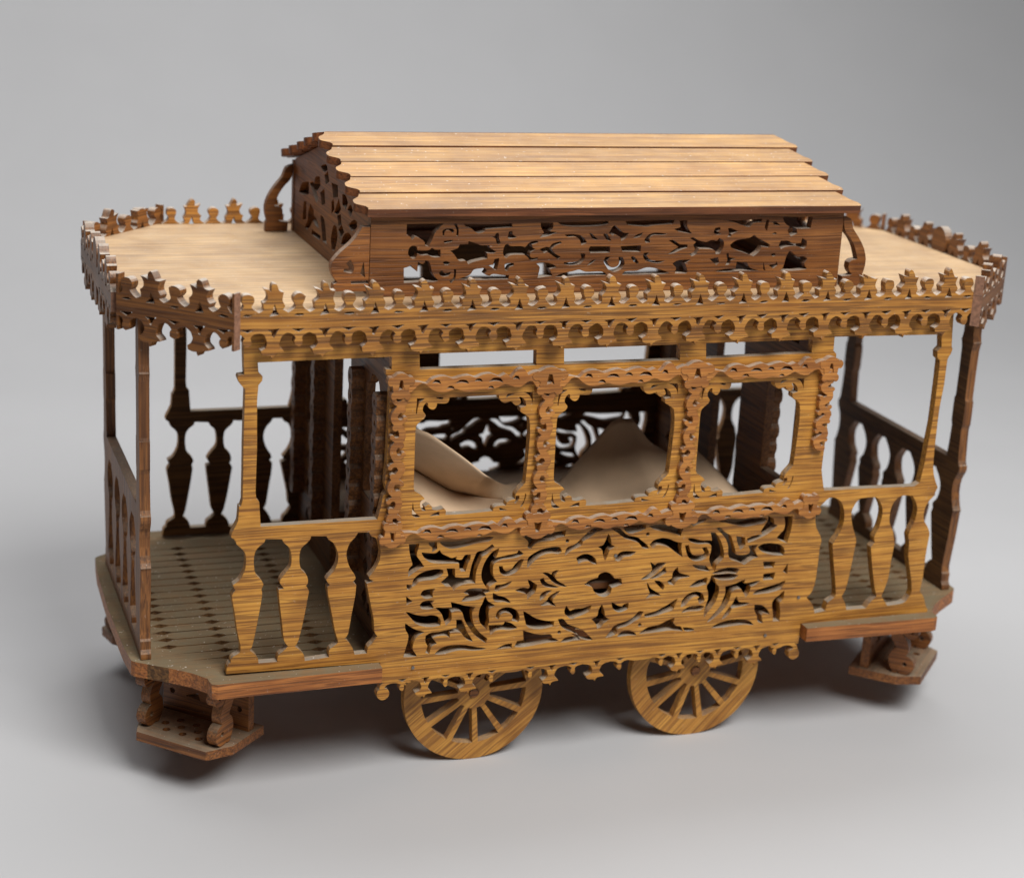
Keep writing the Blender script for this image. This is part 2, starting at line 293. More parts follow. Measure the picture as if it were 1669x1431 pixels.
fret += [B(p) for p in (
 [(60,640),(100,615),(150,600),(160,575),(200,562),(240,580),(255,605),(300,605),(305,635),(270,650),(235,660),(225,700),(190,720),(150,710),(120,680),(110,655)],
 [(155,385),(185,375),(205,340),(218,303),(230,340),(235,375),(255,382),(225,400),(210,430),(195,470),(185,430),(180,400)],
 [(110,880),(145,860),(155,820),(172,787),(185,830),(190,865),(215,880),(185,900),(165,925),(145,935),(135,905)],
 [(5,462),(40,442),(80,440),(120,465),(130,495),(110,492),(80,475),(40,480),(15,492)],
 [(270,470),(285,440),(320,420),(400,420),(370,440),(340,445),(320,450),(290,475)],
 [(245,770),(275,790),(310,800),(330,780),(350,775),(345,805),(300,825),(265,815),(250,795)],
 [(-78,835),(-70,795),(-50,830),(-10,815),(40,810),(75,798),(95,790),(80,820),(40,842),(0,857),(-40,870)],
 [(320,240),(380,240),(470,235),(468,255),(420,275),(360,285),(335,265)],
 [(245,258),(290,262),(318,286),(350,312),(410,322),(440,345),(480,375),(485,390),(455,385),(430,352),(380,334),(330,318),(290,285)],
 [(505,242),(560,235),(640,238),(700,245),(735,240),(715,280),(710,300),(650,280),(590,270),(540,260)],
 [(508,370),(530,345),(580,330),(630,335),(680,355),(715,360),(712,400),(720,445),(680,415),(640,385),(590,368),(550,365),(525,385)],
 [(750,380),(765,378),(780,430),(810,450),(860,445),(885,420),(868,395),(885,390),(900,420),(885,455),(845,472),(800,472),(765,440)],
 [(925,290),(950,295),(975,330),(995,380),(1005,430),(1000,460),(975,485),(955,510),(945,545),(920,490),(915,460),(925,420),(928,372),(900,356),(840,358),(790,347),(770,330),(800,332),(850,345),(910,345),(932,350),(932,320)],
 [(965,258),(985,260),(1015,290),(1050,310),(1065,350),(1080,400),(1085,440),(1130,445),(1180,435),(1195,410),(1185,380),(1235,375),(1215,410),(1235,450),(1200,465),(1150,500),(1110,480),(1060,465),(1045,430),(1045,380),(1030,330),(1000,290)],
 [(1100,315),(1150,325),(1148,345),(1150,370),(1125,395),(1110,360)],
 [(1175,330),(1220,312),(1280,300),(1270,275),(1290,245),(1310,215),(1320,180),(1345,195),(1350,230),(1370,240),(1340,265),(1310,287),(1270,309),(1220,332),(1180,347)],
 [(985,205),(1010,195),(1100,200),(1200,195),(1290,190),(1300,200),(1280,215),(1230,225),(1150,240),(1080,225),(1030,215)],
 [(785,215),(830,205),(885,195),(850,215),(800,235)],
 [(1430,180),(1475,178),(1470,240),(1455,300),(1440,350),(1410,340),(1380,320),(1400,297),(1425,270),(1435,225)],
 [(1250,385),(1280,370),(1340,365),(1400,378),(1420,410),(1415,435),(1370,435),(1310,425),(1270,410)],
 [(1285,490),(1355,490),(1345,520),(1290,525)], [(1285,575),(1355,565),(1345,600),(1285,605)], [(1445,505),(1420,550),(1440,560)],
 [(800,510),(830,515),(880,520),(905,545),(870,540),(830,530)], [(780,655),(820,625),(870,605),(890,600),(885,632),(830,650)],
 [(935,564),(985,545),(1050,530),(1110,540),(1095,562),(1040,558),(985,564)], [(930,582),(1000,575),(1060,572),(1100,582),(1070,600),(1000,606),(960,597)],
 [(628,620),(660,600),(665,560),(690,530),(700,565),(770,585),(710,595),(680,615),(665,640),(640,635)],
 [(510,495),(535,515),(560,500),(605,497),(570,530),(530,570),(490,595),(445,605),(500,570),(525,540)],
 [(605,530),(610,555),(560,585),(510,600),(570,565),(590,545)],
 [(485,635),(500,670),(530,690),(570,715),(540,712),(510,720),(480,732),(510,700),(500,680)], [(540,620),(570,625),(595,650),(590,670),(570,650)],
 [(925,592),(940,604),(952,640),(970,660),(965,710),(940,770),(900,820),(875,860),(885,800),(905,740),(905,690),(897,655),(915,625)],
 [(720,790),(730,750),(770,710),(820,695),(860,710),(870,750),(845,770),(835,740),(850,725),(820,715),(780,735),(745,775)],
 [(725,830),(770,800),(840,790),(868,795),(840,815),(770,820)],
 [(1025,660),(1080,645),(1150,612),(1140,640),(1180,635),(1250,618),(1220,640),(1190,650),(1175,700),(1160,718),(1145,690),(1130,665),(1080,672),(1055,700),(1040,750),(1010,800),(960,850),(900,895),(940,850),(990,790),(1010,740),(1025,700)],
 [(1070,780),(1095,730),(1110,765),(1180,770),(1130,785),(1060,800),(1040,840),(1000,875),(1035,820)],
 [(1215,705),(1240,685),(1300,665),(1370,645),(1425,620),(1410,650),(1390,670),(1330,690),(1260,700)],
 [(1420,690),(1410,740),(1385,770),(1390,830),(1385,885),(1350,888),(1352,850),(1345,780),(1355,750),(1390,720)],
 [(1225,785),(1270,790),(1305,820),(1315,840),(1280,830),(1260,850),(1270,900),(1245,890),(1240,850),(1225,820)],
 [(930,935),(980,910),(1050,890),(1120,885),(1170,892),(1205,915),(1140,910),(1060,920),(1000,930)],
 [(470,850),(540,830),(600,800),(650,770),(685,745),(665,790),(655,810),(600,830),(540,850),(480,860)],
 [(205,1000),(230,970),(260,930),(320,905),(370,885),(410,850),(430,830),(450,832),(430,865),(390,890),(340,920),(280,940),(260,980)],
 [(285,995),(310,970),(350,962),(390,975),(400,985),(350,985)],
 [(435,975),(490,940),(560,925),(610,900),(665,875),(655,910),(680,930),(710,935),(720,955),(640,950),(560,960),(490,970)],
 [(735,940),(780,945),(800,952),(750,955)],
)]
fret.append(A([(1392,850),(1420,850),(1450,885),(1500,905),(1555,925)]) + B([(-20,945),(40,962),(70,990),(100,1017),(60,1014),(20,1002),(-30,980)]) + A([(1540,960),(1490,935),(1440,915),(1410,890)]))
def grow(p, d):
    p = ccw([tuple(q) for q in p]); n = len(p); out = []
    for i in range(n):
        a, b, c = (Vector(p[i-1]), Vector(p[i]), Vector(p[(i+1) % n]))
        e1, e2 = b-a, c-b
        if e1.length < 1e-9 or e2.length < 1e-9: continue
        e1.normalize(); e2.normalize(); n1, n2 = Vector((e1.y, -e1.x)), Vector((e2.y, -e2.x))
        m = n1+n2
        if m.length < 1e-3: continue
        m.normalize(); k = min(1.6, 1/max(0.4, m.dot(n1))); q = b+m*d*k
        out.append((q.x, q.y))
    return out
fret = [grow(smooth(h, 3), 0.00062) for h in fret]
for c in (A([(1453,275)])[0], B([(488,297)])[0], A([(1393,940)])[0], B([(432,918)])[0]): fret.append(circ(c[0], c[1], 0.00125, 10))

Y5 = lambda pts: onY(zm(120, 500, 0.27952, pts), 0)
G = lambda pts: onY(zm(360, 840, 0.18868, pts), 0)
D = lambda pts: onY(zm(400, 540, 0.23753, pts), 0)
Q = lambda pts: onY(zm(1280, 500, 0.25162, pts), 0)
S = lambda pts: onY(zm(1280, 780, 0.26553, pts), 0)
ZT = 0.3075          # boards stop just under the roof
z0 = 0.0708
def edge(l, r): return l + r[::-1]
gaps = [
 edge(G([(385,205),(375,235),(330,270),(295,320),(285,390),(290,470),(310,520),(350,560),(368,600),(350,640),(358,680),(330,850),(290,1050),(270,1130),(250,1165),(290,1195),(320,1235),(325,1275)]),
      G([(530,205),(545,240),(585,270),(605,320),(610,390),(600,445),(560,495),(515,555),(512,590),(545,630),(500,642),(500,690),(530,950),(545,1080),(580,1130),(540,1170),(500,1200),(487,1240),(487,1262)])),
 edge(G([(780,180),(770,210),(735,245),(695,285),(680,340),(680,410),(695,470),(735,505),(752,550),(750,590),(735,605),(760,650),(755,690),(715,900),(670,1080),(640,1130),(680,1160),(715,1200),(725,1255)]),
      G([(915,180),(930,210),(970,235),(1000,290),(1015,350),(1005,420),(975,480),(930,530),(910,560),(940,600),(920,620),(925,680),(960,860),(985,1000),(1010,1080),(1000,1110),(945,1150),(930,1190),(935,1222)])),
 edge(G([(1185,150),(1160,190),(1125,225),(1100,270),(1085,330),(1095,400),(1120,460),(1155,510),(1165,545),(1140,575),(1170,600),(1160,700),(1130,850),(1100,1020),(1070,1060),(1110,1100),(1140,1150),(1155,1200)]),
      G([(1280,145),(1300,180),(1340,195),(1365,240),(1380,310),(1370,390),(1330,470),(1280,530),(1285,550),(1320,565),(1260,590),(1290,750),(1320,900),(1325,1000),(1350,1040),(1310,1100),(1270,1140),(1260,1190)])),
 edge(S([(270,118),(235,150),(200,185),(185,240),(190,300),(215,350),(222,390),(212,420),(190,600),(165,690),(130,730),(165,770),(180,825)]),
      S([(305,118),(340,140),(360,190),(360,260),(340,320),(310,370),(295,395),(290,420),(300,560),(310,690),(300,730),(260,760),(245,810)])),
 edge(S([(490,118),(450,130),(415,180),(405,230),(415,300),(435,370),(430,410),(400,560),(370,680),(345,720),(365,760),(375,805)]),
      S([(555,115),(580,140),(597,190),(590,250),(570,310),(545,360),(550,390),(525,420),(535,560),(550,680),(560,720),(520,760),(495,795)])),
 edge(S([(715,105),(670,140),(645,200),(640,270),(660,320),(665,360),(670,400),(650,500),(630,620),(590,720),(610,755),(625,780)]),
      S([(780,105),(800,140),(810,190),(795,260),(770,310),(755,350),(760,400),(755,480),(770,600),(775,690),(750,740),(715,765)])),
]
gaps = [smooth(g, 2, 50) for g in gaps]
# porch openings
porchL = D([(85,215),(90,285),(118,310),(115,340),(90,370),(80,480),(80,800),(70,1100),(75,1150),(95,1170),(105,1340),(905,1290),(925,1220),(945,1130),(968,1100),(955,1040),(970,900),(985,600),(995,340),(962,287),(965,262),(1003,262),(1005,175)])
porchR = Q([(320,195),(312,285),(330,305),(330,325),(310,345),(280,700),(240,1010),(235,1060),(245,1150),(250,1190),(835,1162),(870,1140),(882,1095),(905,1000),(922,900),(952,750),(985,500),(1002,350),(985,330),(985,290),(1012,262),(1012,180)])
# outline of the whole side board
left = Y5([(990,250),(995,395),(960,400),(955,415),(970,450),(1000,482),(990,800),(985,1130),(965,1165),(958,1250)]) + \
    G([(95,150),(88,190),(125,215),(135,250),(170,280),(205,320),(217,370),(212,450),(195,500),(160,560),(105,600),(110,622),(125,648),(97,690),(100,740),(120,850),(140,1000),(165,1110),(170,1165),(155,1190),(110,1215),(85,1245),(85,1270),(55,1300),(45,1370)])
right = Q([(1090,60),(1078,250),(1085,270),(1070,310),(1050,345),(1030,500),(1000,650),(975,850),(960,1000),(962,1090),(987,1170),(970,1205)]) + \
    S([(920,100),(880,140),(855,190),(850,250),(870,290),(885,330),(880,370),(860,480),(845,600),(825,690),(850,730),(860,780),(872,800),(870,825)])
zb_l = left[-1][1]; zb_r = right[-1][1]
xl0, xr0 = atY((619, 1080), 0)[0], atY((1305, 1015), 0)[0]
outer = [(left[0][0], ZT)] + left + [(xl0, 0.0842), (xl0, z0), (xr0, z0), (xr0, 0.0842)] + right[::-1] + [(right[0][0], ZT)]
slots = [onY([(683.8,577.0),(874.5,570.5),(874.0,595.5),(684.5,602.5)], 0), onY([(919.5,568.5),(1109.0,561.5),(1108.0,587.0),(919.5,593.5)], 0), onY([(1151.0,559.5),(1324.7,553.5),(1323.0,575.5),(1151.0,584.5)], 0)]
# the three windows: first traced, then fitted to the measured opening of each
w1 = onY(zm(630, 590, 0.08388, [(1225,690),(1220,730),(1200,780),(1160,805),(1080,810),(985,805),(975,860),(940,910),(890,930),(830,900),(805,860),(805,800),(770,795),(725,850),(705,910),(710,960),(755,1020),(755,1060),(720,1110),(620,1190),(580,1250),(565,1330),(560,1431)])
    + zm(620, 680, 0.15368, [(360,540),(355,755),(385,795),(440,830),(470,865),(430,890),(420,930),(440,985),(480,990),(470,950),(510,925),(545,945),(545,975),(600,985),(670,965),(695,990),(690,1035),(911,1022)])
    + zm(760, 770, 0.1438, [(300,435),(310,400),(350,380),(450,375),(460,340),(500,315),(555,300),(560,245),(600,190),(640,150),(665,115),(675,60)])
    + zm(760, 590, 0.08988, [(1155,1335),(1140,1030),(1110,990),(1060,950),(990,910),(980,870),(985,830),(1085,800),(1080,740),(1060,690),(1000,640),(955,640),(985,690),(990,740),(950,780),(890,785),(850,750),(830,705),(740,735),(680,740),(630,710),(600,660),(590,600)]), 0)
w1h = [onY(zm(630, 590, 0.08388, h), 0) for h in ([(590,710),(750,710),(700,750),(650,780),(620,850),(595,950),(590,1015),(572,1015),(578,900),(590,800)], [(960,690),(1090,687),(1105,705),(1080,735),(1000,715)])] + \
      [onY(zm(620, 680, 0.15368, h), 0) for h in ([(345,900),(352,960),(365,1010),(425,1055),(380,1065),(340,1045),(335,990)], [(520,1050),(570,1020),(625,1000),(625,1040)])] + \
      [onY(zm(760, 590, 0.08988, h), 0) for h in ([(735,610),(760,580),(880,575),(800,610),(720,650)], [(1040,552),(1205,548),(1210,620),(1200,770),(1190,680),(1130,590)])] + \
      [onY(zm(760, 770, 0.1438, h), 0) for h in ([(560,265),(600,262),(600,300),(565,345),(545,345),(560,310)], [(670,240),(680,250),(665,310),(640,370),(610,395),(620,370),(650,320)], [(375,400),(470,425),(380,430)])]
def bbox(p): return min(a for a, b in p), max(a for a, b in p), min(b for a, b in p), max(b for a, b in p)
b1 = bbox(w1)
def fit(p, x0, x1, za, zb): return [(x0+(a-b1[0])/(b1[1]-b1[0])*(x1-x0), za+(b-b1[2])/(b1[3]-b1[2])*(zb-za)) for a, b in p]
win_box = [b1,
    (atY((905, 727), 0)[0], atY((1097, 720), 0)[0], atY((956, 824), 0)[1], atY((975, 633), 0)[1]),
    (atY((1138, 715), 0)[0], atY((1301, 705), 0)[0], atY((1177, 808.5), 0)[1], atY((1222, 623), 0)[1])]
wins, winh = [], []
for b in win_box:
    wins.append(smooth(fit(w1, *b), 2)); winh += [smooth(fit(h, *b), 2) for h in w1h]

# ---- hanging and standing ornament shared by cornice and skirt (profile read from the photograph)
KU, KV = 5.7e-5, 5.8e-5
def pr(cx, pts): return [((x-cx)*KU, (600-y)*KV) for x, y in pts]
STAR_T = pr(510, [(345,497),(395,470),(402,440),(390,402),(415,380),(435,350),(430,310),(398,258),(440,268),(478,282),(476,222),(500,198),(530,212),(555,260),(572,285),(612,288),(590,350),(600,390),(622,425),(605,470),(660,497)])
KNOB_T = pr(765, [(640,497),(700,462),(725,430),(702,385),(700,335),(738,306),(798,308),(830,338),(830,382),(802,425),(830,462),(890,497)])
STAR_TH = pr(510, [(510,410),(545,490),(560,522),(455,530),(488,490)])
KNOB_TH = pr(765, [(700,526),(740,508),(800,508),(830,522),(770,532)])
STAR_B = pr(510, [(360,703),(392,712),(425,735),(440,775),(448,810),(430,850),(385,880),(400,925),(445,936),(482,936),(500,972),(522,936),(560,914),(618,905),(606,875),(578,845),(572,805),(594,742),(625,712),(660,703)])
KNOB_B = pr(765, [(655,703),(700,715),(733,752),(716,785),(722,825),(760,852),(795,830),(800,785),(795,752),(828,718),(875,703)])
STAR_BH = pr(510, [(450,672),(575,662),(545,700),(522,752),(500,742),(490,695)])
KNOB_BH = pr(765, [(690,662),(830,658),(790,684),(765,698)])
HS, HK = 150*KU, 110*KU          # half widths of a star unit and a knob unit
def fitu(prof, cx, h, vs=1.0): # centre a unit at cx, stretch its valleys to half width h
    x0, x1 = prof[0][0], prof[-1][0]
    return [(cx-h+(x-x0)/(x1-x0)*2*h, v*vs) for x, v in prof]
def inner(prof, prof_ref, cx, h):
    x0, x1 = prof_ref[0][0], prof_ref[-1][0]
    return [(cx-h+(x-x0)/(x1-x0)*2*h, v) for x, v in prof]
def fringe(L, units, top=True, bottom=True, jit=0.00035):
    """cornice strip of length L; units is a string of k (knob), s (star), m (medallion)"""
    wts = {'k': HK, 's': HS, 'm': HS*1.15}; tot = sum(2*wts[u] for u in units); sc = L/tot
    x = 0.0; up, dn, holes, extra = [], [], [], []
    for i, u in enumerate(units):
        h = wts[u]*sc; cx = x+h; x += 2*h
        j = lambda p: [(a+rng.uniform(-jit, jit)*(0 < q < len(p)-1), b+rng.uniform(-jit, jit)*(0 < q < len(p)-1)) for q, (a, b) in enumerate(p)]
        if u == 'm':
            up += [(cx-h, 0.006), (cx+h, 0.006)]; dn += [(cx-h, -0.006), (cx+h, -0.006)]
            extra.append(circ(cx, 0.0125, h*0.86, 24, 0.0115)); extra.append(circ(cx, -0.010, h*0.6, 18, 0.0095)); continue
        T_, B_, th, bh = (STAR_T, STAR_B, STAR_TH, STAR_BH) if u == 's' else (KNOB_T, KNOB_B, KNOB_TH, KNOB_BH)
        tt = j(fitu(T_, cx, h))
        if u == 's' and rng.rand() < 0.08: tt = [(a, min(b, 0.0195+rng.uniform(-.0015, .001))) for a, b in tt]   # chipped point
        up += tt; dn += j(fitu(B_, cx, h))
        holes.append(j(inner(th, T_, cx, h))); holes.append(j(inner(bh, B_, cx, h)))
    upp = [(0.0, 0.005)] + up + [(L, 0.005)]; dnp = [(0.0, -0.005)] + dn + [(L, -0.005)]
    if units == 'ksksk':
        for xe in (0.0, L): extra.append(rect(min(xe, abs(xe-.0016)), -.0150, max(xe, abs(xe-.0016)), .0185))
    poly = dnp + upp[::-1]
    out = []
    for q, p in enumerate(poly):
        if not out or (abs(p[0]-out[-1][0])+abs(p[1]-out[-1][1])) > 1e-6: out.append(p)
    return [smooth(out, 2, 62)] + extra, holes

skirt_outer, skirt_holes = [], []
sx_px = [(693,1105),(765,1098),(832,1092),(899,1085),(972,1079),(1042,1072),(1106,1066),(1169,1060),(1233,1053)]
pend_px = [(656,1108),(727,1102),(802,1095),(865,1089),(935,1082),(1011,1075),(1079,1069),(1141,1063),(1202,1057),(1264,1050)]
SX = [atY(p, 0)[0] for p in sx_px]; PX = [atY(p, 0)[0] for p in pend_px]
oz = z0+0.0036
def slim(u): return math.copysign(abs(u)**1.45*0.98, u) if abs(u) < .97 else u     # thin arms, narrow drops
bot = [(PX[0]-0.010, z0+0.0005)]
for i in range(len(PX)):
    a = (PX[i]-SX[i-1])/2*0.86 if i else (SX[0]-PX[0])/2*0.86
    b = (SX[i]-PX[i])/2*0.86 if i < len(SX) else a
    p = fitu(KNOB_B, 0, 1); bot += [(PX[i]+slim(u)*(a if u < 0 else b), oz+v*0.80) for u, v in p]
    skirt_holes.append([(PX[i]+u*0.8, oz+v*0.78-0.0004) for u, v in KNOB_BH])
    if i < len(SX):
        a = (SX[i]-PX[i])/2*1.14; b = (PX[i+1]-SX[i])/2*1.14
        p = fitu(STAR_B, 0, 1)
        if i in (2, 5): p = [(u, max(v, -0.0068)) for u, v in p]          # broken off
        else: skirt_holes.append([(SX[i]+u*0.8, oz+v*0.80-0.0004) for u, v in STAR_BH])
        bot += [(SX[i]+slim(u)*(a if u < 0 else b), oz+v*0.84) for u, v in p]
bot += [(PX[-1]+0.008, z0+0.0005)]
skirt_outer.append(smooth([q for i, q in enumerate(bot) if i == 0 or abs(q[0]-bot[i-1][0])+abs(q[1]-bot[i-1][1]) > 1e-5] + [(PX[-1]+0.008, z0+0.004), (PX[0]-0.010, z0+0.004)], 2, 62))
for cx, sg in ((xl0+0.0048, -1), (xr0-0.0048, 1)):     # curl at each end
    cz = z0-0.0095
    arc = [(cx-sg*0.0045+sg*0.009*math.cos(t), cz+0.0045+0.0058*math.sin(t)) for t in np.linspace(math.pi*0.95, -0.35, 10)]
    arc2 = [(cx-sg*0.0045+sg*0.0058*math.cos(t), cz+0.0043+0.0034*math.sin(t)) for t in np.linspace(-0.2, math.pi*0.8, 8)]
    skirt_outer.append(smooth(arc+arc2, 2)); skirt_outer.append(circ(cx+sg*0.0020, cz+0.0008, 0.0042, 16))
    skirt_outer.append([(cx-sg*0.016, z0+0.003), (cx+sg*0.0045, z0+0.003), (cx+sg*0.0045, z0-0.0012), (cx-sg*0.004, z0+0.0002), (cx-sg*0.016, z0-0.003)])
me_side = plate_mesh('side_panel', [smooth(outer, 2, 40)] + skirt_outer, fret + gaps + [porchL, porchR] + slots + wins + winh + skirt_holes, T)
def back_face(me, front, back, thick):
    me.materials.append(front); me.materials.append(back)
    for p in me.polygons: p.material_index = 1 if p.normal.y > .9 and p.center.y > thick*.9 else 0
back_face(me_side, M_PANEL, M_INNER, T)  # inward face coloured dark for the shade under the roof
side = part(link('side_panel', me_side, None)); side['label'] = 'golden oak side board of the tram with three windows and pierced scrollwork, facing the camera'
side2 = part(link('side_panel', me_side, None, loc=(0, W, 0), scale=(1, -1, 1)))

# nail heads
nail = cyl_mesh('nail_head', 0.0011, 0.0012, 12)
for o_, sgn, yy in ((side, 1, -0.0003), (side2, 1, -0.0003)):
    for p in (zm(600,820,.2236,[(325,1195)])[0], zm(940,800,.23765,[(1290,988)])[0], (1003, 905), (1301, 973)):
        x, z = atY(p, 0); n_ = link('nail_head', nail, M_NAIL, o_, (x, yy, z))

# ---------------------------------------------------------------- scroll mouldings laid on round the windows
zt0 = win_box[0][3]; zb0 = win_box[0][2]
top_z = 0.2658; bot_z = 0.1700
cols = [atY((650, 745), 0)[0], atY((886, 740), 0)[0], atY((1124, 715), 0)[0], atY((1337, 700), 0)[0]]
XT = [cols[0]-0.0045, (atY((893, 610), 0)[0]), atY((1132, 605), 0)[0], cols[3]+0.0035]
def band(x0, x1, zc, flip=False):
    Lx = x1-x0; f = -1 if flip else 1
    up = [(0,.0038),(.05,.0042),(.07,.0030),(.12,.0026),(.17,.0018),(.20,.0036),(.25,.0046),(.30,.0043),(.35,.0032),(.40,.0042),(.46,.0047),(.51,.0036),(.56,.0046),(.62,.0048),(.68,.0036),(.72,.0046),(.76,.0030),(.785,.0045),(.81,.0062),(.845,.0064),(.87,.0050),(.885,.0036),(.93,.0048),(.97,.0050),(1,.0040)]
    dn = [(0,-.0042),(.06,-.0045),(.11,-.0006),(.15,-.0004),(.19,-.0026),(.24,-.0046),(.31,-.0050),(.37,-.0034),(.42,-.0046),(.48,-.0050),(.55,-.0042),(.61,-.0048),(.67,-.0036),(.72,-.0020),(.77,-.0034),(.83,-.0040),(.88,-.0014),(.92,-.0012),(.95,-.0044),(1,-.0044)]
    up = [(a, .0040+(b-.0040)*1.5) for a, b in up]; dn = [(a, -.0038+(b+.0038)*1.25) for a, b in dn]
    if flip: up, dn = [(a, -b) for a, b in dn], [(a, -b) for a, b in up]
    ks = 1.0 if zc == top_z else .86
    up = [(a, b*ks) for a, b in up]; dn = [(a, b*ks) for a, b in dn]
    e = lambda: rng.uniform(-.0003, .0003)
    poly = [(x0+a*Lx, zc+b+e()) for a, b in dn] + [(x0+a*Lx, zc+b+e()) for a, b in up][::-1]
    hs = []
    for a, dz, rx, rz_ in ((.235,.0014,.0028,.0015),(.415,.0008,.0042,.0013),(.53,.0014,.0026,.0011),(.655,.0010,.0046,.0016),(.80,.0020,.0022,.0015),(.335,-.0026,.0026,.0012),(.62,-.0034,.0020,.0009)):
        c = x0+a*Lx; z = zc+f*dz
        hs.append(smooth([(c-rx, z-rz_*.5), (c-rx*.4, z+rz_), (c+rx*.6, z+rz_*.8), (c+rx, z-rz_*.9), (c, z-rz_*.2)], 2))
    return smooth(poly, 2, 70), hs
def ribbon(path, w0, w1=None):
    L_, R_ = [], []; n = len(path)
    for i in range(n):
        a, b = Vector(path[max(0, i-1)]), Vector(path[min(n-1, i+1)]); t = (b-a).normalized(); nn = Vector((-t.y, t.x)); c = Vector(path[i])
        w = w0+((w1 if w1 is not None else w0)-w0)*math.sin(math.pi*i/(n-1))
        L_.append(tuple(c+nn*w)); R_.append(tuple(c-nn*w))
    return L_+R_[::-1]
def chain(xc0, za, xc1, zb):
    """upright moulding of opposed C scrolls from (xc0, za) down to (xc1, zb)"""
    n = 8; out, hs = [], []; m = 8; path = []
    for i in range(n*m+1):
        t = i/(n*m); path.append((xc0+(xc1-xc0)*t+.0030*math.sin(math.pi*t*n)*(1+.15*math.sin(t*37)), za+(zb-za)*t))
    out.append(ribbon(path, .0021))
    for i in range(n):
        t = (i+.5)/n; s = 1 if i % 2 == 0 else -1; x = xc0+(xc1-xc0)*t; z = za+(zb-za)*t; up = 1 if i < n/2 else -1
        jx, jz = rng.uniform(-.0004, .0004), rng.uniform(-.0005, .0005)
        arc = [(x+s*(-.0006+.0036*math.cos(q))+jx, z+up*(.0006+.0040*math.sin(q))+jz) for q in np.linspace(-2.6, 1.9, 12)]     # the curl
        out.append(ribbon(arc, .0012, .0017)); out.append(circ(arc[-1][0], arc[-1][1], .0021, 12)); out.append(circ(arc[0][0], arc[0][1], .0015, 10))
    return out, hs
def knot(x, z):
    out = [smooth([(x-.0095, z+.0040), (x-.0030, z+.0078), (x+.0030, z+.0078), (x+.0095, z+.0040), (x+.0070, z-.001), (x+.0060, z-.0062), (x+.002, z-.0085), (x-.003, z-.0085), (x-.0062, z-.0060), (x-.0072, z-.001)], 2),
           circ(x-.0088, z+.0028, .0030, 12), circ(x+.0088, z+.0028, .0030, 12), circ(x-.0058, z-.0068, .0028, 12), circ(x+.0058, z-.0068, .0028, 12)]
    hs = [[(x-.0010, z+.0036), (x+.0012, z+.0034), (x+.0028, z-.0030), (x+.0002, z-.0022), (x-.0024, z-.0030)], circ(x-.0076, z-.0018, .0013, 8), circ(x+.0076, z-.0018, .0013, 8)]
    return out, hs
for sd in (side, side2):
    for i in range(3):
        for zc, fl in ((top_z, False), (bot_z, False)):
            xa, xb = (XT[i], XT[i+1]) if zc == top_z else ([cols[0]-.0065, cols[1]-.003, cols[2]-.003, cols[3]-.002][i:i+2])
            o, h = band(xa+.004, xb-.004, zc, fl)
            link('window_trim', plate_mesh('window_trim', [o], h, 0.0050), M_TRIM, sd, (0, -0.0046, 0))
    for i in range(4):
        xt = XT[i] + (0.003, 0, 0, -0.003)[i]; xb = [cols[0]-.003, cols[1]-.003, cols[2]-.003, cols[3]-.004][i]
        o, h = chain(xt, top_z-.003, xb, bot_z+.004)
        if i == 3: o, h = chain(xt, top_z-.003, (xt+xb)/2, (top_z+bot_z)/2-.006)
        link('window_trim', plate_mesh('window_trim', o, h, 0.0046), M_TRIM, sd, (0, -0.0042, 0))
        for xx, zz, sg in ((XT[i] + (0.003, 0, 0, -0.003)[i], top_z, 1), ([cols[0]-.0035, cols[1]-.003, cols[2]-.003, cols[3]-.004][i], bot_z, -1)):
            o, h = knot(0, 0)
            if i in (0, 3): o, h = [[(a*.72, b*.95) for a, b in q] for q in o], [[(a*.72, b*.95) for a, b in q] for q in h[:1]]
            o = [[(xx+a, zz+b*sg) for a, b in q] for q in o]; h = [[(xx+a, zz+b*sg) for a, b in q] for q in h]
            link('window_trim', plate_mesh('window_trim', o, h, 0.0054), M_TRIM, sd, (0, -0.0050, 0))

# ---------------------------------------------------------------- flat roof and its fretted cornice
NE, CH = -0.006, ((-0.0985, -0.006), (-0.1512, 0.049))
def mx(p): return (2*XM-p[0], p[1])
def my(p): return (p[0], W-p[1])
roof_poly = [CH[0], mx(CH[0]), mx(CH[1]), mx(my(CH[1])), mx(my(CH[0])), my(CH[0]), my(CH[1]), CH[1]]
CW = (0.010, 0.290, 0.030, W-0.030)       # the well under the clerestory
roof = part(link('roof', slab_mesh('roof', [roof_poly], [rect(CW[0], CW[2], CW[1], CW[3])], ZR-0.006, ZR, (M_ROOF, M_EDGE)), None))
roof['label'] = 'pale bleached flat roof board with cut corners'
CT = 0.0060; CZ = 0.3085
def strip(p, q, units, ext0=0.0, ext1=0.0):
    """strip along p->q with the outside on the right hand"""
    d = Vector((q[0]-p[0], q[1]-p[1])); L = d.length; d.normalize(); nrm = Vector((d.y, -d.x))
    o, h = fringe(L+ext0+ext1, units)
    me = plate_mesh('cornice', o, h, CT)
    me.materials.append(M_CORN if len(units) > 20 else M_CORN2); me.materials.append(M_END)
    Lt = L+ext0+ext1
    for p_ in me.polygons:
        if abs(p_.normal.x) > .9 and min(abs(p_.center.x), abs(p_.center.x-Lt)) < .0002: p_.material_index = 1
    loc = Vector(p) - d*ext0 + nrm*(CT+0.0002)
    return part(link('cornice', me, None, None, (loc.x, loc.y, CZ), math.atan2(d.y, d.x)))
long_u = 'ks'*16+'k'
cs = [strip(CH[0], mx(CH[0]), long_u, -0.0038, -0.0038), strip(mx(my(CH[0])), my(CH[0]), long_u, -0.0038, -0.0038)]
ring = [(CH[1], CH[0]), (mx(CH[0]), mx(CH[1])), (mx(my(CH[1])), mx(my(CH[0]))), (my(CH[0]), my(CH[1]))]
